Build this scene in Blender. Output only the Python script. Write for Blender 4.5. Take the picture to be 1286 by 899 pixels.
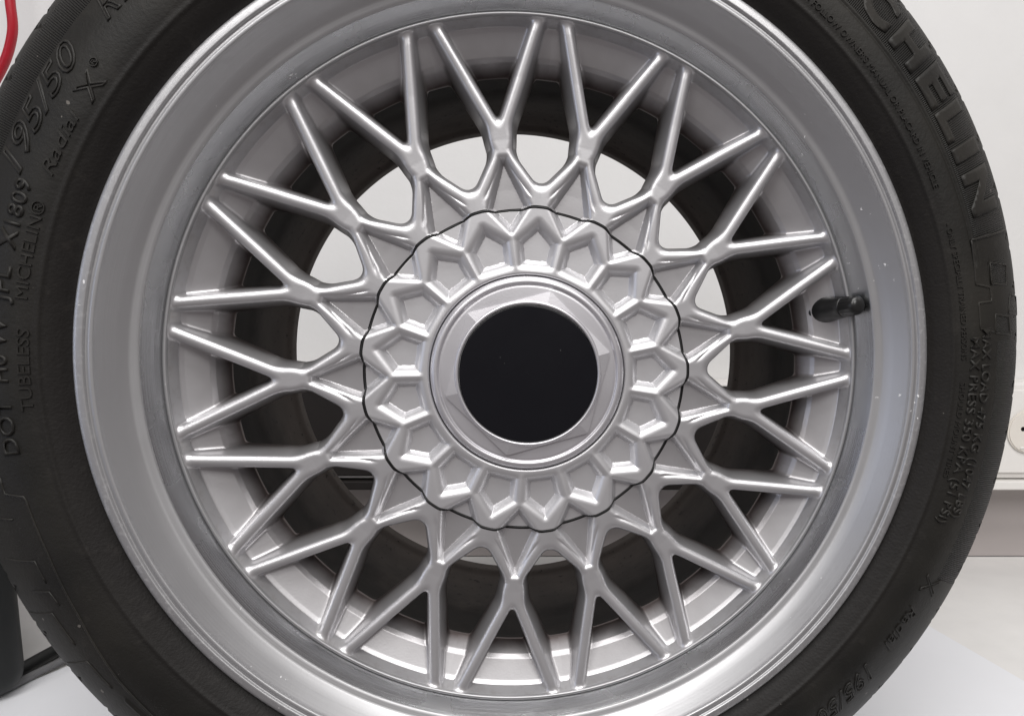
import bpy, bmesh, math, random
import numpy as np
from mathutils import Vector, Matrix

# ------------------------------------------------------------------ clean
for o in list(bpy.data.objects):
    bpy.data.objects.remove(o)
scene = bpy.context.scene
COL = scene.collection
R = math.radians
rng = random.Random(7)

# ------------------------------------------------------------------ camera
MM = 0.001
cam_d = bpy.data.cameras.new('camera')
cam = bpy.data.objects.new('camera', cam_d)
COL.objects.link(cam)
cam.location = (32.70 * MM, -367.65 * MM, 321.86 * MM)
cam.rotation_euler = (R(90 - 7.18), 0, 0)
cam_d.sensor_width = 36
cam_d.lens = 943 / 1286 * 36
cam_d.shift_x = -(750.29 - 643) / 1286
cam_d.shift_y = (507.63 - 449.5) / 1286
cam_d.clip_start = 0.01
cam_d.clip_end = 100
scene.camera = cam

# ------------------------------------------------------------------ world and lamps
world = bpy.data.worlds.new('World')
scene.world = world
world.use_nodes = True
bg = world.node_tree.nodes['Background']
bg.inputs['Color'].default_value = (0.82, 0.74, 0.745, 1)
bg.inputs['Strength'].default_value = 0.21


def area(name, loc, aim, sx, sy, power, col):
    l = bpy.data.lights.new(name, 'AREA')
    l.shape = 'RECTANGLE'
    l.size, l.size_y = sx, sy
    l.energy = power
    l.color = col
    o = bpy.data.objects.new(name, l)
    COL.objects.link(o)
    o.location = loc
    o.rotation_euler = (Vector(aim) - Vector(loc)).to_track_quat('-Z', 'Y').to_euler()
    return o


area('room_front_light', (-0.62, -1.70, 1.60), (0.0, 0.1, 0.28), 0.8, 0.9, 16, (1.0, 0.985, 0.97))
area('room_front_light', (0.74, -1.70, 1.60), (0.0, 0.1, 0.28), 0.8, 0.9, 19, (1.0, 0.985, 0.97))
area('ceiling_strip_light', (0.15, -0.74, 1.90), (0.05, -0.05, 0.1), 1.3, 0.46, 20, (1.0, 0.99, 0.98))
area('window_light', (-1.70, -1.0, 0.40), (0.1, 0.0, 0.35), 0.7, 0.8, 3, (0.70, 0.79, 1.0))

scene.view_settings.view_transform = 'Standard'
scene.view_settings.look = 'None'
scene.view_settings.exposure = 0.05
scene.view_settings.gamma = 1


# ------------------------------------------------------------------ materials
def new_mat(name):
    m = bpy.data.materials.new(name)
    m.use_nodes = True
    nt = m.node_tree
    p = nt.nodes['Principled BSDF']
    return m, nt, p


def nd(nt, typ, **kw):
    n = nt.nodes.new(typ)
    for k, v in kw.items():
        setattr(n, k, v)
    return n


def mth(nt, op, a, b=None, c=None, clamp=False):
    n = nd(nt, 'ShaderNodeMath', operation=op, use_clamp=clamp)
    for i, v in enumerate((a, b, c)):
        if v is None:
            continue
        if isinstance(v, (int, float)):
            n.inputs[i].default_value = v
        else:
            nt.links.new(v, n.inputs[i])
    return n.outputs[0]


def noise(nt, vec, scale, detail=3, rough=.55):
    n = nd(nt, 'ShaderNodeTexNoise')
    n.inputs['Scale'].default_value = scale
    n.inputs['Detail'].default_value = detail
    n.inputs['Roughness'].default_value = rough
    nt.links.new(vec, n.inputs['Vector'])
    return n.outputs['Fac']


def ramp(nt, fac, stops):
    n = nd(nt, 'ShaderNodeValToRGB')
    el = n.color_ramp.elements
    while len(el) < len(stops):
        el.new(0.5)
    for e, (p, c) in zip(el, stops):
        e.position = p
        e.color = (c[0], c[1], c[2], 1) if isinstance(c, tuple) else (c, c, c, 1)
    nt.links.new(fac, n.inputs['Fac'])
    return n.outputs['Color']


def mixc(nt, fac, a, b):
    n = nd(nt, 'ShaderNodeMix', data_type='RGBA')
    for s, v in (('Factor', fac), ('A', a), ('B', b)):
        sock = [i for i in n.inputs if i.name == s and (i.type == 'RGBA' or s == 'Factor')][0]
        if isinstance(v, (int, float)):
            sock.default_value = v
        elif isinstance(v, tuple):
            sock.default_value = (*v, 1)
        else:
            nt.links.new(v, sock)
    return [o for o in n.outputs if o.type == 'RGBA'][0]


def bump(nt, p, height, strength, dist):
    b = nd(nt, 'ShaderNodeBump')
    b.inputs['Strength'].default_value = strength
    b.inputs['Distance'].default_value = dist
    nt.links.new(height, b.inputs['Height'])
    nt.links.new(b.outputs['Normal'], p.inputs['Normal'])
    return b


def objco(nt):
    return nd(nt, 'ShaderNodeTexCoord').outputs['Object']


def polar(nt):
    """radius (mm), clockwise angle (deg) of a wheel point, from object coordinates"""
    co = objco(nt)
    s = nd(nt, 'ShaderNodeSeparateXYZ')
    nt.links.new(co, s.inputs[0])
    x, z = s.outputs[0], s.outputs[2]
    r = mth(nt, 'MULTIPLY', mth(nt, 'SQRT', mth(nt, 'ADD', mth(nt, 'MULTIPLY', x, x), mth(nt, 'MULTIPLY', z, z))), 1000.0)
    a = mth(nt, 'MULTIPLY', mth(nt, 'ARCTAN2', x, z), 180 / math.pi)
    return co, r, a, s.outputs[1]


def silver_paint(name, base, rough, aniso=0.0, chips=0.0, coat=0.12, metal=.82, shade_and_grime=False):
    m, nt, p = new_mat(name)
    co = objco(nt)
    p.inputs['Metallic'].default_value = metal
    n1 = noise(nt, co, 900, 2)
    n2 = noise(nt, co, 30, 4)
    col = mixc(nt, mth(nt, 'MULTIPLY', n2, .25), base, tuple(c * .86 for c in base))
    # chips and scuffs of bright filler in the paint
    if chips:
        ns = nd(nt, 'ShaderNodeTexNoise'); ns.inputs['Scale'].default_value = 420
        nt.links.new(co, ns.inputs['Vector'])
        wob = nd(nt, 'ShaderNodeVectorMath', operation='MULTIPLY_ADD')
        nt.links.new(ns.outputs['Color'], wob.inputs[0]); wob.inputs[1].default_value = (.006, .006, .006)
        nt.links.new(co, wob.inputs[2])
        v = nd(nt, 'ShaderNodeTexVoronoi')
        v.inputs['Scale'].default_value = 190
        nt.links.new(wob.outputs[0], v.inputs['Vector'])
        cl = noise(nt, co, 26, 2)
        thr = mth(nt, 'MULTIPLY', mth(nt, 'SUBTRACT', cl, .535, clamp=True), chips)
        chip = mth(nt, 'LESS_THAN', v.outputs['Distance'], thr)
        # kerb scuffing along the outer flange
        _, rr_, aa_, ww_ = polar(nt)
        edge = mth(nt, 'MULTIPLY', mth(nt, 'SUBTRACT', rr_, 202.5, clamp=True), noise(nt, co, 16, 3))
        scuff = mth(nt, 'MULTIPLY', edge, ramp(nt, noise(nt, co, 330, 4, .7), [(.53, 0.0), (.62, 1.0)]))
        chip = mth(nt, 'MAXIMUM', chip, mth(nt, 'MULTIPLY', scuff, .28))
        col = mixc(nt, chip, col, (.86, .86, .86))
        nt.links.new(mth(nt, 'SUBTRACT', metal, mth(nt, 'MULTIPLY', chip, metal * .85)), p.inputs['Metallic'])
    if shade_and_grime:
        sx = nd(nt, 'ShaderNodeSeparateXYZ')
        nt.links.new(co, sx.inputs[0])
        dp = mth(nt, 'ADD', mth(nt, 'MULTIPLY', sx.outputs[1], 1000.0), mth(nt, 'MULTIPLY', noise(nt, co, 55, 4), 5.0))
        dd = ramp(nt, mth(nt, 'MULTIPLY', dp, 1 / 60), [(.57, 0.0), (.70, .34), (.76, .52), (.84, .94)])  # brown by depth: flank shade and seat reflections painted in
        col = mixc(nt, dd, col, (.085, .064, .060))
        # grime gathered where the spokes meet the ring
        _, rr_, aa_, ww_ = polar(nt)
        gr = mth(nt, 'MULTIPLY', ramp(nt, mth(nt, 'MULTIPLY', rr_, 1 / 180), [(.968, 0.0), (.985, .22)]), ramp(nt, noise(nt, co, 160, 4, .7), [(.46, 0.0), (.62, 1.0)]))
        col = mixc(nt, gr, col, (.30, .26, .23))
    nt.links.new(col, p.inputs['Base Color'])
    rr = mth(nt, 'ADD', mth(nt, 'MULTIPLY', n2, .14), rough - .07)
    nt.links.new(rr, p.inputs['Roughness'])
    p.inputs['Coat Weight'].default_value = coat
    p.inputs['Coat Roughness'].default_value = .12
    if aniso:
        p.inputs['Anisotropic'].default_value = aniso
        t = nd(nt, 'ShaderNodeTangent', direction_type='RADIAL', axis='Y')
        nt.links.new(t.outputs[0], p.inputs['Tangent'])
    if chips:
        # fine concentric lines left by turning
        _, rr2, aa2, ww2 = polar(nt)
        cv = nd(nt, 'ShaderNodeCombineXYZ')
        nt.links.new(mth(nt, 'ADD', rr2, mth(nt, 'MULTIPLY', ww2, 1000.0)), cv.inputs[0])
        nt.links.new(mth(nt, 'MULTIPLY', aa2, .004), cv.inputs[1])
        ln = noise(nt, cv.outputs[0], 2.2, 4, .75)
        bump(nt, p, mth(nt, 'ADD', mth(nt, 'MULTIPLY', n1, .15), ln), .16, .0006)
    else:
        bump(nt, p, n1, .07, .0004)
    return m


M_SIL = silver_paint('silver_paint', (.615, .61, .622), .40, coat=0.0, metal=.80, shade_and_grime=True)
M_CAP = silver_paint('silver_cap_paint', (.64, .635, .648), .42, coat=0.0, metal=.76)
M_LIP = silver_paint('silver_lip_paint', (.49, .49, .498), .43, chips=.9, coat=0.05, metal=.84)
M_CUT = silver_paint('machined_alloy', (.45, .455, .465), .27, aniso=.5, chips=.7, coat=0.05, metal=1.0)
M_NUT = silver_paint('silver_nut_paint', (.66, .65, .675), .42, coat=0.0)


def barrel_mat():
    m, nt, p = new_mat('brake_dust_barrel')
    co = objco(nt)
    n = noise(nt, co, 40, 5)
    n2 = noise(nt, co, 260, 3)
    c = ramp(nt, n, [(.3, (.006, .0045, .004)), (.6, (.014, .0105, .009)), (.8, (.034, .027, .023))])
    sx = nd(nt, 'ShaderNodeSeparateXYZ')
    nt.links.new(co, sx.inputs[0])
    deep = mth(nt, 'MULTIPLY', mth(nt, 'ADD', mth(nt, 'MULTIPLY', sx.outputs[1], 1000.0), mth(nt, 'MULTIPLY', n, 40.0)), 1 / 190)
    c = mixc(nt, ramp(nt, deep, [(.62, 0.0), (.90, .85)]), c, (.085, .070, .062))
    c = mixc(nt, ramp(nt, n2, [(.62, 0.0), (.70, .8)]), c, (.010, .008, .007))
    nt.links.new(c, p.inputs['Base Color'])
    p.inputs['Metallic'].default_value = .1
    p.inputs['Specular IOR Level'].default_value = .22
    p.inputs['Roughness'].default_value = .7
    bump(nt, p, n2, .2, .0005)
    return m


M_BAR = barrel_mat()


def rubber_mat(name, hatch=False, base=(.0105, .0100, .0086), rough=.56):
    m, nt, p = new_mat(name)
    co, r, a, w = polar(nt)
    n = noise(nt, co, 14, 5)
    nf = noise(nt, co, 700, 3)
    nm = noise(nt, co, 120, 4)
    c = mixc(nt, ramp(nt, n, [(.32, 0.0), (.68, 1.0)]), tuple(b * .6 for b in base), (base[0] * 1.75, base[1] * 1.66, base[2] * 1.55))
    # browner, darker rubber towards the bead
    c = mixc(nt, ramp(nt, mth(nt, 'MULTIPLY', r, 1 / 300), [(.72, .85), (.765, 0.0)]), c, (base[0] * .62, base[1] * .50, base[2] * .52))
    # dusty grey scuffs and specks
    c = mixc(nt, ramp(nt, nm, [(.60, 0.0), (.80, .22)]), c, (.060, .054, .047))
    v = nd(nt, 'ShaderNodeTexVoronoi')
    v.inputs['Scale'].default_value = 75
    nt.links.new(co, v.inputs['Vector'])
    sp = mth(nt, 'LESS_THAN', v.outputs['Distance'], mth(nt, 'MULTIPLY', mth(nt, 'SUBTRACT', nm, .45, clamp=True), .42))
    c = mixc(nt, mth(nt, 'MULTIPLY', sp, .55), c, (.22, .20, .18))
    nt.links.new(c, p.inputs['Base Color'])
    nt.links.new(mth(nt, 'ADD', mth(nt, 'MULTIPLY', n, .2), rough - .1), p.inputs['Roughness'])
    p.inputs['Specular IOR Level'].default_value = .33
    h = mth(nt, 'MULTIPLY', nf, .35)
    h = mth(nt, 'ADD', h, mth(nt, 'MULTIPLY', nm, .5))
    if hatch:
        def band(v, lo, hi):
            return mth(nt, 'MULTIPLY', mth(nt, 'GREATER_THAN', v, lo), mth(nt, 'LESS_THAN', v, hi))
        ribs = mth(nt, 'SINE', mth(nt, 'MULTIPLY', a, math.pi / 180 * 1500))
        masks = [(238.5, 267, 16, 73.2), (247, 260, 76.4, 79.2), (260, 276, 80.8, 83.2), (247, 259, 82.8, 85.2), (262, 272, 83.4, 117), (248, 262, 86.0, 117), (252, 268, -80, -40), (256, 268, -39, 10)]
        tot = None
        for r0, r1, a0, a1 in masks:
            k = mth(nt, 'MULTIPLY', band(r, r0, r1), band(a, a0, a1))
            tot = k if tot is None else mth(nt, 'ADD', tot, k)
        h = mth(nt, 'ADD', h, mth(nt, 'MULTIPLY', mth(nt, 'MULTIPLY', ribs, tot), 3.0))
    bump(nt, p, h, .8, .0005)
    return m


M_RUB = rubber_mat('tyre_rubber', hatch=True)
M_LET = rubber_mat('tyre_lettering_rubber', base=(.0145, .0138, .0122))


def plain(name, col, rough, spec=.5, metal=0.0, nscale=60, amt=.12, bstr=.1, bdist=.0005):
    m, nt, p = new_mat(name)
    co = objco(nt)
    n = noise(nt, co, nscale, 5)
    c = mixc(nt, n, tuple(x * (1 - amt) for x in col), tuple(min(1, x * (1 + amt)) for x in col))
    nt.links.new(c, p.inputs['Base Color'])
    p.inputs['Roughness'].default_value = rough
    p.inputs['Specular IOR Level'].default_value = spec
    p.inputs['Metallic'].default_value = metal
    bump(nt, p, noise(nt, co, nscale * 6, 3), bstr, bdist)
    return m


def disc_mat():
    m, nt, p = new_mat('gloss_black_plastic')
    co = objco(nt)
    n = noise(nt, co, 45, 4)
    v = nd(nt, 'ShaderNodeTexVoronoi')
    v.inputs['Scale'].default_value = 160
    nt.links.new(co, v.inputs['Vector'])
    sp = mth(nt, 'LESS_THAN', v.outputs['Distance'], mth(nt, 'MULTIPLY', mth(nt, 'SUBTRACT', n, .46, clamp=True), .34))
    c = mixc(nt, mth(nt, 'MULTIPLY', sp, .4), (.007, .007, .009), (.2, .2, .2))
    nt.links.new(c, p.inputs['Base Color'])
    nt.links.new(mth(nt, 'ADD', mth(nt, 'MULTIPLY', n, .22), .16), p.inputs['Roughness'])
    p.inputs['Specular IOR Level'].default_value = .2
    return m


M_DISC = disc_mat()
M_VAL = plain('valve_rubber', (.010, .010, .010), .30, .5, nscale=90, amt=.2)
M_SEAL = plain('black_seal', (.008, .008, .008), .5)
M_WALL = plain('white_wall_paint', (.73, .725, .715), .75, .3, nscale=25, amt=.03, bstr=.25, bdist=.0008)
M_TABLE = plain('cream_worktop_laminate', (.77, .76, .745), .55, .4, nscale=30, amt=.06, bstr=.12, bdist=.0004)
M_SHEET = plain('white_card', (.80, .81, .84), .6, .35, nscale=20, amt=.02)
M_TRUNK = plain('white_trunking_plastic', (.80, .78, .75), .42, .5, nscale=20, amt=.03)
M_SOCK = plain('cream_socket_plastic', (.76, .72, .66), .35, .5, nscale=20, amt=.03)
M_PANEL = plain('shade_grey_beige', (.40, .365, .355), .6, .4, nscale=20, amt=.05)  # shade under the trunking, put into the colour
M_DARK = plain('trunking_shade_brown', (.014, .011, .010), .6, .3)  # wheel shadow on the white trunking, painted as a dark colour
M_BLACK = plain('black_plastic', (.010, .011, .011), .5, .4)
M_RED = plain('red_cable_sheath', (.42, .012, .025), .4, .5)
M_GREY = plain('grey_cable_sheath', (.16, .16, .165), .5, .5)
M_HOLE = plain('dark_hole', (.01, .008, .008), .8, .1)


# ------------------------------------------------------------------ object helpers
def tag(o, label=None, cat=None, group=None, kind=None):
    if label: o['label'] = label
    if cat: o['category'] = cat
    if group: o['group'] = group
    if kind: o['kind'] = kind
    return o


def link_mesh(name, verts, faces, mat, parent=None, smooth=True, normals=None, loc=None):
    me = bpy.data.meshes.new(name)
    me.from_pydata([tuple(v) for v in verts] if not isinstance(verts, np.ndarray) else verts.tolist(), [],
                   faces if not isinstance(faces, np.ndarray) else faces.tolist())
    me.update()
    me.materials.append(mat)
    if smooth:
        me.polygons.foreach_set('use_smooth', [True] * len(me.polygons))
    if normals is not None:
        me.normals_split_custom_set_from_vertices([tuple(n) for n in normals])
    o = bpy.data.objects.new(name, me)
    COL.objects.link(o)
    if parent: o.parent = parent
    if loc: o.location = loc
    return o


def from_bm(name, bm, mat, parent=None, smooth=False, loc=None):
    me = bpy.data.meshes.new(name)
    bm.to_mesh(me)
    bm.free()
    me.materials.append(mat)
    if smooth:
        me.polygons.foreach_set('use_smooth', [True] * len(me.polygons))
    o = bpy.data.objects.new(name, me)
    COL.objects.link(o)
    if parent: o.parent = parent
    if loc: o.location = loc
    return o


def box_bm(x0, x1, y0, y1, z0, z1, bev=0.0, seg=2):
    bm = bmesh.new()
    bmesh.ops.create_cube(bm, size=1)
    for v in bm.verts:
        v.co = Vector(((x0 + x1) / 2 + v.co.x * (x1 - x0), (y0 + y1) / 2 + v.co.y * (y1 - y0), (z0 + z1) / 2 + v.co.z * (z1 - z0)))
    if bev:
        bmesh.ops.bevel(bm, geom=list(bm.edges), offset=bev, segments=seg, profile=.5, affect='EDGES')
    return bm


def tube(path, rad, n=12, closed=False):
    """verts, faces of a round tube along a polyline (numpy)"""
    P = np.asarray(path, float)
    m = len(P)
    T = np.roll(P, -1, 0) - np.roll(P, 1, 0) if closed else np.gradient(P, axis=0)
    T /= np.linalg.norm(T, axis=1)[:, None]
    ref = np.array([0, 1, 0.])
    if abs(T[0] @ ref) > .9: ref = np.array([0, 0, 1.])
    V = []
    nrm = np.cross(T[0], ref); nrm /= np.linalg.norm(nrm)
    for i in range(m):
        nrm = nrm - T[i] * (nrm @ T[i]); nrm /= np.linalg.norm(nrm)
        b = np.cross(T[i], nrm)
        rr = rad[i] if hasattr(rad, '__len__') else rad
        for k in range(n):
            t = 2 * math.pi * k / n
            V.append(P[i] + rr * (math.cos(t) * nrm + math.sin(t) * b))
    F = []
    for i in range(m if closed else m - 1):
        j = (i + 1) % m
        for k in range(n):
            F.append((i * n + k, i * n + (k + 1) % n, j * n + (k + 1) % n, j * n + k))
    if not closed:
        F.append(tuple(range(n - 1, -1, -1)))
        F.append(tuple(range((m - 1) * n, m * n)))
    return np.array(V), F


def catmull(P, n):
    P = np.asarray(P, float)
    Q = np.vstack([2 * P[0] - P[1], P, 2 * P[-1] - P[-2]])
    out = []
    for i in range(len(P) - 1):
        a, b, c, d = Q[i:i + 4]
        for t in np.linspace(0, 1, n, endpoint=False):
            out.append(.5 * (2 * b + (c - a) * t + (2 * a - 5 * b + 4 * c - d) * t * t + (3 * b - a - 3 * c + d) * t ** 3))
    out.append(P[-1])
    return np.array(out)


def round_profile(pts, n=5):
    """pts: (R, w, fillet radius) -> polyline with filleted corners"""
    out = []
    P = [np.array(p[:2], float) for p in pts]
    for i, p in enumerate(P):
        rad = pts[i][2] if len(pts[i]) > 2 else 0
        if i in (0, len(P) - 1) or rad <= 0:
            out.append(p); continue
        a, b = P[i - 1] - p, P[i + 1] - p
        la, lb = np.linalg.norm(a), np.linalg.norm(b)
        d = min(rad, la * .49, lb * .49)
        s, e = p + a / la * d, p + b / lb * d
        for t in np.linspace(0, 1, n):
            out.append((1 - t) ** 2 * s + 2 * t * (1 - t) * p + t * t * e)
    return np.array(out)


def lathe(prof, nseg=360):
    """prof (R,w) in mm -> verts (x, w, z) in m, quads"""
    prof = np.asarray(prof, float)
    a = np.arange(nseg) * 2 * math.pi / nseg
    m = len(prof)
    V = np.zeros((m, nseg, 3))
    V[:, :, 0] = prof[:, 0:1] * np.sin(a)
    V[:, :, 2] = prof[:, 0:1] * np.cos(a)
    V[:, :, 1] = prof[:, 1:2]
    idx = np.arange(m * nseg).reshape(m, nseg)
    A = idx[:-1]; B = idx[1:]
    F = np.stack([A, np.roll(A, -1, 1), np.roll(B, -1, 1), B], -1).reshape(-1, 4)
    return V.reshape(-1, 3) * MM, F


# ------------------------------------------------------------------ setting
WALL_Y = 0.592
bm = box_bm(-2.5, 2.5, WALL_Y, WALL_Y + .1, -.8, 2.2)
wall = from_bm('wall', bm, M_WALL); tag(wall, kind='structure')

bm = box_bm(-1.6, 1.6, -.035, WALL_Y - .002, -.036, 0, .002)
table = from_bm('worktop', bm, M_TABLE)
tag(table, 'cream laminate worktop running along the wall under the wheel', 'worktop')

# white card: corner points on the worktop
def slab(name, poly, z0, z1, mat):
    bm = bmesh.new()
    vs = [bm.verts.new((x, y, z0)) for x, y in poly]
    f = bm.faces.new(vs)
    r = bmesh.ops.extrude_face_region(bm, geom=[f])
    for v in r['geom']:
        if isinstance(v, bmesh.types.BMVert): v.co.z = z1
    bmesh.ops.recalc_face_normals(bm, faces=bm.faces)
    bmesh.ops.bevel(bm, geom=[e for e in bm.edges], offset=.0006, segments=1, affect='EDGES')
    return from_bm(name, bm, mat)


d = Vector((402 - 372, 246 - 351)).normalized()
c1 = Vector((.372, .351)) - d * .03
sheet = slab('card_sheet', [c1, c1 + d * .33, (.46, -.02), (-.4187, -.025), (-.4182, .330), (-.1, .40)], .0016, .004, M_SHEET)
tag(sheet, 'white card sheet lying flat on the worktop below the tyre', 'card')
sheet2 = slab('card_sheet', [(-.36, -.026), (-.36, .40), (-.392, .404), (-.585, -.024)], .0002, .0014, M_SHEET)
tag(sheet2, 'narrow white card edge showing beside the black box at lower left', 'card')

# trunking on the wall
tr = bpy.data.objects.new('cable_trunking', None); COL.objects.link(tr)
tr.location = (0, WALL_Y, .112)
tag(tr, 'white plastic cable trunking fixed along the wall behind the wheel', 'trunking')
from_bm('trunking_body', box_bm(-1.6, 1.6, -.055, -.0005, .004, .122, .003), M_TRUNK, tr)
from_bm('trunking_ledge', box_bm(.28, 1.6, -.062, -.0005, -.009, .0025, .002), M_TRUNK, tr)
from_bm('trunking_ledge', box_bm(-1.6, .2795, -.062, -.0005, -.009, .0025, .002), M_DARK, tr)['label'] = 'lower edge of the trunking behind the wheel, shade painted in as dark brown'
from_bm('trunking_lid', box_bm(.28, 1.58, -.060, -.0552, .012, .114, .0015), M_TRUNK, tr)
from_bm('trunking_lid', box_bm(-1.58, .279, -.060, -.0552, .008, .118, .0015), M_DARK, tr)['label'] = 'trunking lid behind the wheel with its shadow painted in as dark brown'

# panel added between trunking and worktop, its grey stands for shade on the wall
bp = from_bm('shade_panel', box_bm(-1.6, 1.6, WALL_Y - .006, WALL_Y - .0005, .001, .1025, .001), M_PANEL)
tag(bp, 'added grey beige panel under the white trunking, wall shade put into its colour', 'panel')

# socket
so = bpy.data.objects.new('wall_socket', None); COL.objects.link(so)
so.location = (.556, WALL_Y - .0602, .176)
tag(so, 'round cream wall socket on the white trunking right of the tyre', 'socket')


def disc_bm(rad, d0, d1, n=48, bev=.0015):
    bm = bmesh.new()
    bmesh.ops.create_cone(bm, cap_ends=True, segments=n, radius1=rad, radius2=rad, depth=d1 - d0,
                          matrix=Matrix.Translation((0, -(d0 + d1) / 2, 0)) @ Matrix.Rotation(R(90), 4, 'X'))
    if bev:
        bmesh.ops.bevel(bm, geom=[e for e in bm.edges if len(e.link_faces) == 2 and any(len(f.verts) > 4 for f in e.link_faces)],
                        offset=bev, segments=2, affect='EDGES')
    return bm


from_bm('socket_face', disc_bm(.027, 0, .004), M_SOCK, so, loc=(0, 0, 0))
for sx in (-.0095, .0095):
    from_bm('pin_hole', disc_bm(.0027, .0038, .0043, 20, 0), M_HOLE, so, loc=(sx, 0, 0.003))
from_bm('earth_clip', box_bm(-.012, -.004, -.0055, -.0036, -.0215, -.0185, .0008), M_TRUNK, so)

# red cable top left
pts = catmull([(-.59, .50, 1.05), (-.604, .50, .80), (-.607, .50, .70), (-.608, .50, .657), (-.613, .505, .622), (-.640, .515, .583), (-.70, .53, .53), (-.80, .54, .47)], 10)
V, F = tube(pts, .0050, 14)
rc = link_mesh('red_cable', V, F, M_RED); tag(rc, 'thick red cable curving down the wall at top left', 'cable')

# black box bottom left, cables beside it
bm = box_bm(-.30, 0, 0, .22, 0, .20, .022, 5)
bb = from_bm('black_equipment_box', bm, M_BLACK, smooth=True, loc=(-.440, .222, .002))
bb.rotation_euler = (0, 0, R(42))
tag(bb, 'black plastic box with rounded corners standing left of the tyre', 'box')
V, F = tube(catmull([(-.49, .12, .0075), (-.480, .205, .0075), (-.475, .255, .0075), (-.471, .297, .0075), (-.464, .345, .0075), (-.42, .43, .0075), (-.25, .50, .0075)], 8), .006, 12)
tag(link_mesh('black_cable', V, F, M_BLACK), 'thick black cable lying beside the black box on the worktop', 'cable')
V, F = tube(catmull([(-.485, .13, .0055), (-.470, .205, .0055), (-.461, .252, .0055), (-.452, .287, .0055), (-.438, .335, .0055), (-.36, .43, .0055), (-.2, .47, .0055)], 8), .0034, 12)
tag(link_mesh('grey_cable', V, F, M_GREY), 'thin grey cable running in front of the thick black cable', 'cable')
V, F = tube(catmull([(-.56, .40, .004), (-.49, .44, .004), (-.45, .47, .02), (-.40, .49, .035), (-.30, .52, .03)], 8), .002, 10)
tag(link_mesh('black_flex', V, F, M_BLACK), 'slim black flex looping behind the thick cable at lower left', 'cable')

# ------------------------------------------------------------------ THE WHEEL
wheel = bpy.data.objects.new('wheel', None); COL.objects.link(wheel)
wheel.location = Vector((0, 0, 0)) + Matrix.Rotation(R(7.382), 3, 'Z') @ Vector((0, .095, 0))
wheel.location.z = .0042
wheel.rotation_euler = (0, 0, R(7.382))
tag(wheel, 'silver mesh-spoke alloy car wheel with worn black tyre standing upright', 'wheel')
AX = (0, -.095, .288 - .0042)            # axis point on the flange plane, in the wheel's frame
NS = 17
PER = 2 * math.pi / NS
BETA = PER / 2
PHASE = R(-16.646)                       # first pair of spoke tips, clockwise from the top


# ---- signed field of the spoked face, one sector folded about its spoke junction
def smin(a, b, k):
    h = np.clip(.5 + .5 * (b - a) / k, 0, 1)
    return b + (a - b) * h - k * h * (1 - h)


def smax(a, b, k):
    return -smin(-a, -b, k)


def seg(x, y, a, b, r0, r1):
    ax_, ay_ = a; bx, by = b
    dx, dy = bx - ax_, by - ay_
    t = np.clip(((x - ax_) * dx + (y - ay_) * dy) / (dx * dx + dy * dy), 0, 1)
    return np.hypot(x - ax_ - t * dx, y - ay_ - t * dy) - (r0 + (r1 - r0) * t)


def poly_sd(x, y, P):
    d = np.full(np.shape(x), 1e9); s = np.full(np.shape(x), -1e9)
    P = [np.array(p, float) for p in P]
    area2 = sum(P[i][0] * P[(i + 1) % len(P)][1] - P[(i + 1) % len(P)][0] * P[i][1] for i in range(len(P)))
    for i in range(len(P)):
        a, b = P[i], P[(i + 1) % len(P)]
        e = b - a; L = np.hypot(*e)
        t = np.clip(((x - a[0]) * e[0] + (y - a[1]) * e[1]) / L ** 2, 0, 1)
        d = np.minimum(d, np.hypot(x - a[0] - t * e[0], y - a[1] - t * e[1]))
        nx, ny = e[1] / L, -e[0] / L
        if area2 < 0: nx, ny = -nx, -ny
        s = np.maximum(s, (x - a[0]) * nx + (y - a[1]) * ny)
    return np.where(s < 0, -d, d)


TIPA = BETA - R(1.954)
TIP = (181 * math.sin(TIPA), 181 * math.cos(TIPA))
LEG = (90.3 * math.sin(BETA), 90.3 * math.cos(BETA))
cB, sB = math.cos(BETA), math.sin(BETA)


def w_face(r):
    return np.interp(r, [0, 96, 120, 150, 172, 185], [31, 31, 30.5, 28.6, 26.6, 25.9])


def w_back(r):
    return np.interp(r, [0, 100, 122, 150, 165], [45, 47, 48.5, 51.5, 53])


def r_seat(w):
    return np.interp(w, [20, 26, 33.2, 34.4, 39.0, 41.0, 49.0, 50.4, 54, 70], [178.6, 178.0, 175.4, 173.4, 162.8, 160.8, 155.4, 155.2, 159.5, 166])


def r_split(phi):
    f = (np.mod(phi + BETA, PER)) - BETA                 # 0 at a junction
    dlt = np.degrees(BETA - np.abs(f))                   # 0 at the pentagon axis
    return 85.5 + 1.3 * np.exp(-(dlt / 4.2) ** 4)


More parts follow.
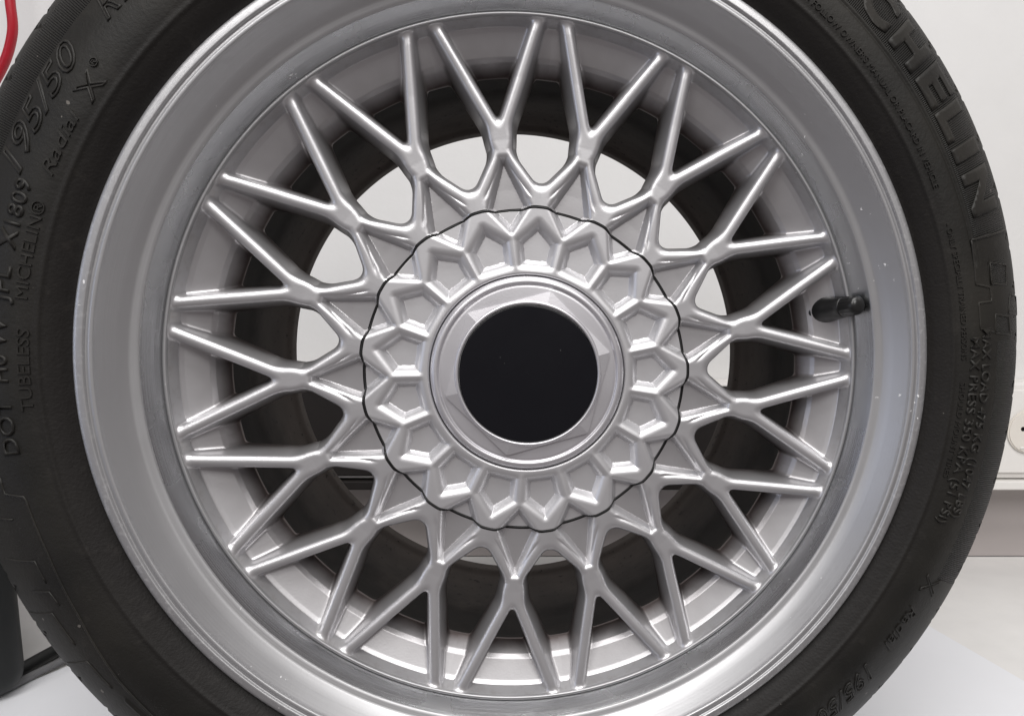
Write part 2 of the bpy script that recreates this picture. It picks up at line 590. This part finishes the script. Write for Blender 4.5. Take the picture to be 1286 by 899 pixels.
def field(x, w, y):
    """<0 inside metal; x tangential, y radial, w depth (mm)"""
    ph = np.arctan2(x, y); r = np.hypot(x, y)
    ph = np.abs(np.mod(ph + BETA, PER) - BETA)
    x = r * np.sin(ph); y = r * np.cos(ph)
    x2 = x * cB - y * sB; y2 = x * sB + y * cB           # about the pentagon axis
    xr = -x2; xm = xr * cB + y2 * sB; ym = -xr * sB + y2 * cB   # mirror across it
    arm = seg(x, y, (0, 121), TIP, 3.5, 3.2)
    arm_m = seg(-x, y, (0, 121), TIP, 3.5, 3.2)
    arms = smin(arm, arm_m, 3.0)
    neck = seg(x, y, (0, 108), (0, 121), 4.6, 4.0)
    leg = seg(x, y, (0, 116), LEG, 3.6, 3.6)
    leg_n = seg(xm, ym, (0, 116), LEG, 3.6, 3.6)
    web = poly_sd(x, y, [(0, 115), (15, 89), (-15, 89)])
    core = np.minimum(np.minimum(leg, web), neck)
    d2 = smin(arms, core, 9.0) + .5
    d2 = smin(d2, leg_n, 7.0)
    d2 = smin(d2, r - 91.0, 5.0)
    w0 = w_face(r); dw = w - w0
    s = smax(d2 - .15 * np.maximum(dw, 0), -dw, 3.0)
    # recessed kite and pentagon pockets
    kite = poly_sd(x, y, [(1.3, 111.2), (10.2, 87), (0, 74.6), (-10.2, 87), (-1.3, 111.2)]) - .8
    pk = np.maximum((kite + .52 * dw) * .88, dw - 5.4)
    pent = poly_sd(x2, y2, [(0, 78.6), (9.7, 68.8), (7.6, 57.0), (-7.6, 57.0), (-9.7, 68.8)]) - .7
    pp = np.maximum((pent + .62 * dw) * .85, dw - 5.0)
    s = smax(s, -pk, 1.9)
    s = smax(s, -pp, 2.8)
    s = smax(s, 51.9 - r, 1.6)
    s = smax(s, w - w_back(r), 2.0)
    # outer ring the spokes run into
    seat = (r_seat(w) - r) * .55
    s = smin(s, seat, 1.8)
    return s


def grad(x, w, y, e=.04):
    g = np.stack([field(x + e, w, y) - field(x - e, w, y),
                  field(x, w + e, y) - field(x, w - e, y),
                  field(x, w, y + e) - field(x, w, y - e)], -1) / (2 * e)
    return g


def surface_nets(rfun, nr, nphi, w0, w1, nw):
    """one sector; grid (radius, angle, depth); returns verts (mm: x,w,z), quads, normals"""
    ph = -BETA + np.arange(nphi + 2) * PER / nphi
    tt = np.linspace(0, 1, nr)
    ws = np.linspace(w0, w1, nw)
    r_lo, r_hi = rfun(ph)
    RR = r_lo[None, :] + tt[:, None] * (r_hi - r_lo)[None, :]
    X = (RR * np.sin(ph))[:, :, None] + 0 * ws
    Y = (RR * np.cos(ph))[:, :, None] + 0 * ws
    W = np.broadcast_to(ws, X.shape)
    Fv = field(X, W, Y)
    G = np.stack([X, W, Y], -1)
    I = Fv < 0
    n0, n1, n2 = Fv.shape
    cnt = np.zeros((n0 - 1, n1 - 1, n2 - 1)); acc = np.zeros(cnt.shape + (3,))
    def sl(ax, off):
        return slice(off, Fv.shape[ax] - 1 + off)
    for axis in range(3):
        o1, o2 = [a for a in range(3) if a != axis]
        for a in (0, 1):
            for b in (0, 1):
                lo = [None] * 3; hi = [None] * 3
                lo[axis], hi[axis] = sl(axis, 0), sl(axis, 1)
                lo[o1] = hi[o1] = sl(o1, a); lo[o2] = hi[o2] = sl(o2, b)
                lo, hi = tuple(lo), tuple(hi)
                f0, f1 = Fv[lo], Fv[hi]
                c = I[lo] != I[hi]
                t = np.where(c, f0 / np.where(c, f0 - f1, 1), 0)
                acc += np.where(c[..., None], G[lo] + (G[hi] - G[lo]) * t[..., None], 0)
                cnt += c
    act = cnt > 0
    idx = -np.ones(cnt.shape, int); idx[act] = np.arange(act.sum())
    V = acc[act] / cnt[act][:, None]
    Q = []
    for axis in range(3):
        o1, o2 = [(1, 2), (2, 0), (0, 1)][axis]
        lo = [slice(None)] * 3; hi = [slice(None)] * 3
        lo[axis] = slice(0, -1); hi[axis] = slice(1, None)
        c = I[tuple(lo)] != I[tuple(hi)]
        e = np.argwhere(c)
        ok = (e[:, o1] > 0) & (e[:, o2] > 0) & (e[:, o1] < cnt.shape[o1]) & (e[:, o2] < cnt.shape[o2])
        if axis == 1: ok &= (e[:, 1] >= 1)
        e = e[ok]
        def cell(d1, d2):
            q = e.copy(); q[:, o1] += d1; q[:, o2] += d2
            return idx[q[:, 0], q[:, 1], q[:, 2]]
        quad = np.stack([cell(-1, -1), cell(0, -1), cell(0, 0), cell(-1, 0)], 1)
        flip = ~I[e[:, 0], e[:, 1], e[:, 2]]
        quad[flip] = quad[flip][:, ::-1]
        Q.append(quad)
    Q = np.vstack(Q)
    for _ in range(2):
        g = grad(V[:, 0], V[:, 1], V[:, 2]); f = field(V[:, 0], V[:, 1], V[:, 2])
        st = g * (f / np.maximum((g * g).sum(1), .2))[:, None]
        L = np.linalg.norm(st, axis=1)
        V = V - st * np.minimum(1, .35 / np.maximum(L, 1e-9))[:, None]
    g = grad(V[:, 0], V[:, 1], V[:, 2], .12)
    N = g / np.maximum(np.linalg.norm(g, axis=1), 1e-9)[:, None]
    # orient faces along the normals
    a, b, c_ = V[Q[:, 0]], V[Q[:, 1]], V[Q[:, 2]]
    fn = np.cross(b - a, c_ - a)
    bad = (fn * N[Q[:, 0]]).sum(1) < 0
    if bad.mean() > .5: Q = Q[:, ::-1]
    return V, Q, N


GAP = .5
V, Q, N = surface_nets(lambda ph: (r_split(ph) + GAP, np.full_like(ph, 179.2)), 132, 76, 24.5, 61.5, 54)
sp0 = link_mesh('mesh_spoke', V * MM, Q, M_SIL, wheel, normals=N, loc=AX)
sp0.rotation_euler = (0, PHASE + BETA, 0)
for k in range(1, NS):
    c = sp0.copy(); COL.objects.link(c); c.parent = wheel
    c.rotation_euler = (0, PHASE + BETA + k * PER, 0)

# ---- centre cap with its ring of pentagon pockets
V, Q, N = surface_nets(lambda ph: (np.full_like(ph, 50.9), r_split(ph) - GAP), 72, 64, 28.6, 40.5, 28)
VV, QQ, NN = [], [], []
for k in range(NS):
    t = PHASE + BETA + k * PER
    c_, s_ = math.cos(t), math.sin(t)
    rot = lambda A: np.stack([A[:, 0] * c_ + A[:, 2] * s_, A[:, 1], -A[:, 0] * s_ + A[:, 2] * c_], 1)
    VV.append(rot(V)); NN.append(rot(N)); QQ.append(Q + k * len(V))
link_mesh('centre_cap', np.vstack(VV) * MM, np.vstack(QQ), M_CAP, wheel, normals=np.vstack(NN), loc=AX)

# ---- black seal line between cap and spokes follows the relief
nseal = NS * 48
ph = np.arange(nseal) * 2 * math.pi / nseal
rs = r_split(ph)
wlo = np.full(nseal, 27.0)
for _ in range(90):                      # march to the metal surface
    f = field(rs * np.sin(ph), wlo, rs * np.cos(ph))
    wlo = wlo + np.clip(f, -.2, .4) * .7
t = ph + PHASE + BETA
path = np.stack([rs * np.sin(t), wlo + .25, rs * np.cos(t)], 1) * MM
srad = [.00040 + .00014 * math.sin(9.3 * q) * math.sin(4 * q + 1) + .00008 * math.sin(31 * q) for q in ph]
V, F = tube(path, srad, 8, closed=True)
link_mesh('seal_line', V, F, M_SEAL, wheel, loc=AX)

# ---- rim lip (outer half of the barrel)
lip = round_profile([(206.0, 12, 0), (207.4, 8, 1), (208.6, 4.0, 1.5), (208.4, .9, 1.2), (206.9, .0, 1), (203.8, -.1, .7), (203.1, 1.3, .5),
                     (202.2, 1.2, .5), (201.3, .7, .6), (199.9, 1.0, .6), (199.2, 2.6, .8), (196.6, 6.2, 2), (193.2, 10.6, 2.5),
                     (190.0, 13.6, .9), (187.2, 14.5, .7), (186.3, 15.0, .3), (186.0, 15.7, 0)], 6)
V, F = lathe(lip, 512)
lip_o = link_mesh('rim_lip', V, F[:, ::-1], M_LIP, wheel, loc=AX)
band = round_profile([(186.25, 15.5, 0), (186.05, 15.6, .2), (183.0, 20.4, 2), (180.2, 25.6, .3), (180.0, 26.6, 0)], 6)
V, F = lathe(band, 512)
link_mesh('machined_band', V, F[:, ::-1], M_CUT, lip_o)
bead = round_profile([(180.6, 27.0, 0), (180.2, 25.2, .5), (179.4, 24.5, .6), (178.3, 24.7, .6), (177.8, 26.2, .5), (178.8, 30.0, 0)], 6)
V, F = lathe(bead, 512)
link_mesh('rim_bead', V, F[:, ::-1], M_LIP, lip_o)

# ---- inner barrel, dusty
bar = round_profile([(157.8, 52.5, 0), (163, 58, 3), (164, 74, 3), (162.4, 94, 4), (160.6, 104, 4),
                     (158.6, 128, 3), (157.4, 136, 2), (154.6, 149, 2), (152.0, 154, 2), (151.8, 164, 1.5), (155, 172, 2), (172, 178, 3), (203, 184, 2), (207, 186, 1), (207, 190, 0)], 5)
V, F = lathe(bar, 256)
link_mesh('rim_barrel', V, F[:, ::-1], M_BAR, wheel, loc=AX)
# hidden back of the seat, closes the space between lip and barrel
V, F = lathe([(209, 12), (190, 20), (181.5, 30), (180.5, 60), (168, 70)], 128)
link_mesh('rim_shell', V, F[:, ::-1], M_BAR, wheel, loc=AX)

# ---- hexagonal nut ring
nut = round_profile([(52.2, 36, 0), (51.5, 33.2, .4), (51.2, 30.6, .6), (49.4, 29.0, 1.2), (47.6, 29.0, .9), (46.9, 30.3, .5), (45.6, 30.0, .3), (38.0, 29.7, 0)], 5)
V, F = lathe(nut, 256)
nt_o = link_mesh('hex_nut', V, F, M_NUT, wheel, loc=AX)
HEXA = R(15.6)
nphi = 360
a = HEXA + np.arange(nphi) * 2 * math.pi / nphi
n_out = np.abs(np.cos(np.mod(a - HEXA, R(60)) - R(30)))
r_hex = 45.0 * math.cos(R(30)) / n_out
rows = []
fr = [0, .25, .5, .75, 1.0]
for k, t in enumerate(fr):
    rr = 37.9 + (np.minimum(r_hex, 44.6) - 37.9) * t
    rows.append((rr, 27.55 + .16 * (rr * n_out - 33.0)))
rr = np.minimum(r_hex, 44.6) + .05
rows.append((rr, np.full(nphi, 30.9)))
V = np.stack([np.stack([r_ * np.sin(a), w_, r_ * np.cos(a)], 1) for r_, w_ in rows]).reshape(-1, 3) * MM
idx = np.arange(len(rows) * nphi).reshape(len(rows), nphi)
F = np.stack([idx[:-1], idx[1:], np.roll(idx[1:], -1, 1), np.roll(idx[:-1], -1, 1)], -1).reshape(-1, 4)
hexo = link_mesh('hex_collar', V, F, M_NUT, nt_o, smooth=False)
inner = round_profile([(38.9, 28.4, 0), (38.4, 27.5, .4), (37.4, 27.2, .5), (36.7, 27.7, .4), (36.5, 31, 0)], 5)
V, F = lathe(inner, 256)
link_mesh('collar_lip', V, F, M_NUT, nt_o)
# ---- black blank disc
dsc = round_profile([(36.45, 31, 0), (36.3, 28.4, .3), (35.6, 28.1, .4), (20, 27.95, 3), (.05, 27.9, 0)], 5)
V, F = lathe(dsc, 256)
link_mesh('blank_disc', V, F, M_DISC, wheel, loc=AX)

# ---- valve stem
vs_base = np.array([170.5 * math.sin(R(78.64)), 43.5, 170.5 * math.cos(R(78.64))])
vs_tip = np.array([179.5 * math.sin(R(78.3)), 14.0, 179.5 * math.cos(R(78.3))])
ax_ = vs_tip - vs_base
prof = [(-.12, 9.4), (.03, 9.4), (.06, 9.0), (.065, 8.5), (.10, 8.4), (.20, 7.9), (.34, 6.9), (.50, 6.2), (.62, 5.7), (.645, 5.3)]
P = [vs_base + ax_ * t for t, _ in prof]
V, F = tube(np.array(P) * MM, [r_ * MM for _, r_ in prof], 28)
vs = link_mesh('valve_stem', V, F, M_VAL, wheel, loc=AX)
ax_n = ax_ / np.linalg.norm(ax_)
e1 = np.cross(ax_n, [0, 1, 0.]); e1 /= np.linalg.norm(e1); e2 = np.cross(ax_n, e1)
capr = [(.63, 5.2, 0), (.65, 5.5, .0), (.68, 5.55, .14), (.88, 5.4, .14), (.91, 5.35, .0), (.955, 5.0, 0), (.99, 4.0, 0), (1.01, 2.4, 0), (1.016, .3, 0)]
nk = 96
V = []
for t_, r_, kn in capr:
    for k in range(nk):
        an = 2 * math.pi * k / nk
        rr = r_ + kn * (1 if (k % 6) < 3 else -1) * .6
        V.append((vs_base + ax_ * t_ + rr * (math.cos(an) * e1 + math.sin(an) * e2)) * MM)
F = [(i * nk + k, i * nk + (k + 1) % nk, (i + 1) * nk + (k + 1) % nk, (i + 1) * nk + k) for i in range(len(capr) - 1) for k in range(nk)]
F.append(tuple(range((len(capr) - 1) * nk, len(capr) * nk)))
V = np.array(V)
link_mesh('valve_cap', V, F, M_VAL, vs)

# ---- tyre
side = [(206.5, 9.0), (208.6, 6.2), (211.5, 4.2), (215, 1.6), (220, -1.3), (226, -3.2), (233, -3.6), (240, -2.4), (247, .2), (254, 3.6), (261, 8.2),
        (267.5, 13.6), (273, 19.6), (277.5, 26.5), (281.0, 35), (283.6, 46), (285.8, 62), (287, 80), (287.3, 95)]
side = np.array(side, float)
dense = catmull(side[:, ::1], 14)
mirror = dense[::-1].copy(); mirror[:, 1] = 190 - mirror[:, 1]
prof = np.vstack([dense, mirror[1:]])
SIDE_R = dense[:, 0]; SIDE_W = dense[:, 1]


def w_tyre(Rr):
    return np.interp(Rr, SIDE_R, SIDE_W)


nseg = 1080
a = np.arange(nseg) * 2 * math.pi / nseg
ad = np.degrees(a); ad = np.where(ad > 180, ad - 360, ad)
PR = prof[:, 0][:, None] + 0 * a; PW = prof[:, 1][:, None] + 0 * a
tg = np.gradient(prof, axis=0); tg /= np.linalg.norm(tg, axis=1)[:, None]
nR, nW = tg[:, 1] * -1, tg[:, 0]
# outward normal: (dR,dw) rotated so that it points to -w on the front side
nR, nW = tg[:, 1], -tg[:, 0]
front = (prof[:, 1] < 95)[:, None]
disp = np.zeros_like(PR)


def sstep(x, a_, b_):
    t = np.clip((x - a_) / (b_ - a_), 0, 1); return t * t * (3 - 2 * t)


# sidewall panels: a groove bounds the lettered band on the right, a thin ledge the band at lower left
inpl = (ad > 14) & (ad < 76)
g = np.exp(-((PR - 236.6) / .8) ** 2) * inpl * front
disp -= .9 * g
g2 = np.exp(-((PR - 239.6) / .35) ** 2) * inpl * front
disp -= .45 * g2
inst = (ad >= 76) & (ad < 80.5)
disp -= .8 * np.exp(-((PR - 245.5) / .8) ** 2) * inst * front
lowl = ((ad < -128) | (ad > 150))
disp += .55 * np.exp(-((PR - 250.5) / .7) ** 2) * lowl * front
disp += .35 * (PR > 250.5) * (PR < 272) * lowl * front
# rim protector rib
disp += .5 * np.exp(-((PR - 221.5) / 1.2) ** 2) * front
# shoulder blocks
period = 360 / 62
fr_ = np.mod(ad + (PR - 270) * .05, period) / period
grv = ((fr_ < .09)).astype(float)
shoulder = sstep(PR, 268.5, 275)
tread_depth = .5 + 4.5 * sstep(PR, 276, 283)
disp -= grv * shoulder * tread_depth
fr2 = np.mod(ad * 1.0 + 1.7 + (PR - 270) * .09, period) / period
disp -= ((fr2 < .06)) * sstep(PR, 266, 268) * (1 - sstep(PR, 274, 276)) * .7 * front
# main circumferential tread grooves
for wc in (58, 82, 108, 132):
    disp -= 6.0 * ((np.abs(PW - wc) < 4)) * (PR > 280)
PR = PR + disp * nR[:, None]; PW = PW + disp * nW[:, None]
V = np.stack([PR * np.sin(a), PW, PR * np.cos(a)], -1).reshape(-1, 3) * MM
idx = np.arange(len(V)).reshape(len(prof), nseg)
F = np.stack([idx[:-1], idx[1:], np.roll(idx[1:], -1, 1), np.roll(idx[:-1], -1, 1)], -1).reshape(-1, 4)
tyre = link_mesh('tyre', V, F[:, ::-1], M_RUB, wheel, loc=AX)


# ---- raised lettering on the sidewall
def text_mesh(txt, bold=0.0, shear=0.0, outline=False):
    cu = bpy.data.curves.new('lettering', 'FONT')
    cu.body = txt
    cu.size = 1.0
    cu.shear = shear
    cu.offset = bold
    cu.resolution_u = 3
    if outline:
        cu.fill_mode = 'NONE'
        cu.bevel_depth = .035
        cu.bevel_resolution = 1
    else:
        cu.fill_mode = 'FRONT'
    o = bpy.data.objects.new('lettering', cu); COL.objects.link(o)
    dg = bpy.context.evaluated_depsgraph_get()
    me = bpy.data.meshes.new_from_object(o.evaluated_get(dg))
    bpy.data.objects.remove(o); bpy.data.curves.remove(cu)
    bm = bmesh.new(); bm.from_mesh(me); bpy.data.meshes.remove(me)
    return bm


def letter(txt, a0, a1, r0, r1, h=.5, bold=0.0, shear=0.0, outline=False, cuts=0, label=None, cap=.73):
    """text fills the arc a0..a1 (clockwise degrees), baseline at radius r0, capital tops at r1"""
    bm = text_mesh(txt, bold, shear, outline)
    xs = [v.co.x for v in bm.verts]
    x0, x1 = min(xs), max(xs)
    base = set()
    if not outline:
        bmesh.ops.remove_doubles(bm, verts=bm.verts, dist=1e-5)
        if cuts:
            for i in range(1, cuts):
                for no, ext in (((1, 0, 0), (x1 - x0)), ((0, 1, 0), cap)):
                    o_ = x0 if no[0] else 0
                    pt = Vector(no) * (o_ + ext * i / cuts)
                    bmesh.ops.bisect_plane(bm, geom=list(bm.verts) + list(bm.edges) + list(bm.faces), plane_co=pt, plane_no=no)
        r = bmesh.ops.extrude_face_region(bm, geom=list(bm.faces))
        top = [g for g in r['geom'] if isinstance(g, bmesh.types.BMVert)]
        for v in bm.verts: v.co.z = -1.2
        for v in top: v.co.z = 1.0
    else:
        for v in bm.verts: v.co.z = v.co.z / .035
    for v in bm.verts:
        u = (v.co.x - x0) / max(1e-6, x1 - x0)
        an = R(a0 + (a1 - a0) * u)
        rr = r0 + (r1 - r0) * v.co.y / cap
        w = float(w_tyre(rr)) - v.co.z * h
        v.co = Vector((rr * math.sin(an), w, rr * math.cos(an))) * MM
    bmesh.ops.recalc_face_normals(bm, faces=bm.faces)
    o = from_bm('raised_lettering', bm, M_LET, tyre)
    if label: o['label'] = label
    return o


# big maker's name, letter by letter
for ch, c_, wd in (('M', 34.2, 5.0), ('I', 38.6, 1.5), ('C', 43.6, 4.6), ('H', 49.3, 4.4), ('E', 54.6, 3.9), ('L', 59.2, 3.6), ('I', 62.9, 1.5), ('N', 67.9, 5.0)):
    letter(ch, c_ - wd / 2 - .15, c_ + wd / 2 + .15, 242.8, 264.5, h=.6, bold=.05, cuts=9, label='big raised block letter of the maker name')
letter('195/50', -67.5, -52.9, 239.5, 251.5, h=0.75, shear=.35, outline=True, label='slanted outlined tyre size')
letter('R15', -49.0, -42.5, 239.5, 251.5, h=0.75, shear=.35, outline=True)
letter('Radial', -66.2, -58.6, 226.6, 232.0, h=0.70, shear=.3)
letter('X', -57.2, -53.9, 225.5, 234.0, h=0.70, outline=True)
letter('®', -53.7, -52.7, 231.5, 235.0, h=0.70)
letter('DOT', -97.6, -91.5, 233.0, 240.5, h=0.75, bold=.01)
letter('H0 VV', -89.6, -82.6, 233.0, 240.5, h=0.75, bold=.01)
letter('JPL', -81.0, -77.0, 233.0, 240.5, h=0.75, bold=.01)
letter('X1809', -75.2, -67.6, 233.0, 240.5, h=.6, bold=.015, label='raised date code')
letter('TUBELESS', -92.9, -83.6, 224.0, 229.0, h=0.65)
letter('MICHELIN®', -80.2, -69.2, 225.4, 230.6, h=0.65)
letter('- FOLLOW OWNER\'S MANUAL OR PLACARD IN VEHICLE', 36.5, 65.2, 225.0, 228.0, h=0.60)
letter('- ONLY SPECIALLY TRAINED PERSONS', 70.0, 88.0, 225.0, 228.0, h=0.60)
letter('SHOULD MOUNT TIRES', 91.0, 104, 225.0, 228.0, h=0.60)
letter('MAX LOAD 475 KG (1047 LBS)', 84.2, 108.8, 236.8, 242.8, h=.80, bold=.015)
letter('MAX PRESS 350 KPA (51 PSI)', 85.2, 110.0, 229.8, 235.4, h=.80, bold=.015)
letter('X', 116.8, 119.4, 240, 252, h=0.65, outline=True)
letter('Radial', 121.5, 128.0, 240, 248, h=0.60, shear=.3)
letter('195/50 R15', 131, 148, 239.5, 251.5, h=0.75, shear=.35, outline=True)

# small letters and ribs: polylines of (radius, clockwise angle) laid on the sidewall
def rib(pts, rad=.55, closed=False):
    P = []
    pts = list(pts) + ([pts[0]] if closed else [])
    for (ra, aa), (rb, ab) in zip(pts[:-1], pts[1:]):
        n = max(2, int(max(abs(rb - ra) / 2, abs(ab - aa) / .5)))
        for t in np.linspace(0, 1, n, endpoint=False):
            P.append((ra + (rb - ra) * t, aa + (ab - aa) * t))
    P.append(pts[-1])
    path = np.array([(r_ * math.sin(R(a_)), float(w_tyre(r_)) + .05, r_ * math.cos(R(a_))) for r_, a_ in P]) * MM
    V, F = tube(path, rad * MM, 6)
    return link_mesh('sidewall_rib', V, F, M_LET, tyre)


rib([(236.8, 73.0), (268.5, 73.5)], .7)
rib([(236.8, 73.0), (234.9, 78.5), (244.2, 79.3), (244.5, 81.0), (235.6, 80.9), (235.7, 84.2), (245.1, 84.8)], .6)
rib([(246.7, 76.4), (261.1, 77.3), (259.4, 79.6), (245.8, 78.9)], .45, True)
rib([(262.2, 80.8), (274.0, 81.4), (273.0, 83.5), (258.9, 82.9)], .45, True)
rib([(246.8, 82.7), (258.7, 83.3), (260.0, 85.5), (246.3, 85.0)], .45, True)
rib([(246.1, -99.9), (246.3, -101.7), (237.1, -102.4), (236.6, -102.8), (236.8, -109.1), (239.4, -117.2), (245.0, -125.8), (246.3, -131.0), (247, -142)], .6)
rib([(254.5, -104.2), (247.0, -104.6)], .5)
rib([(263.0, -108.5), (245.2, -109.6), (245.4, -112.3)], .5)
rib([(255.5, -112.6), (246.4, -113.3), (245.4, -115.1)], .5)
rib([(269.4, -114.7), (252.2, -115.6), (251.9, -119.8)], .5)
rib([(268.0, -121.2), (252.5, -122.0), (252.0, -126)], .45)
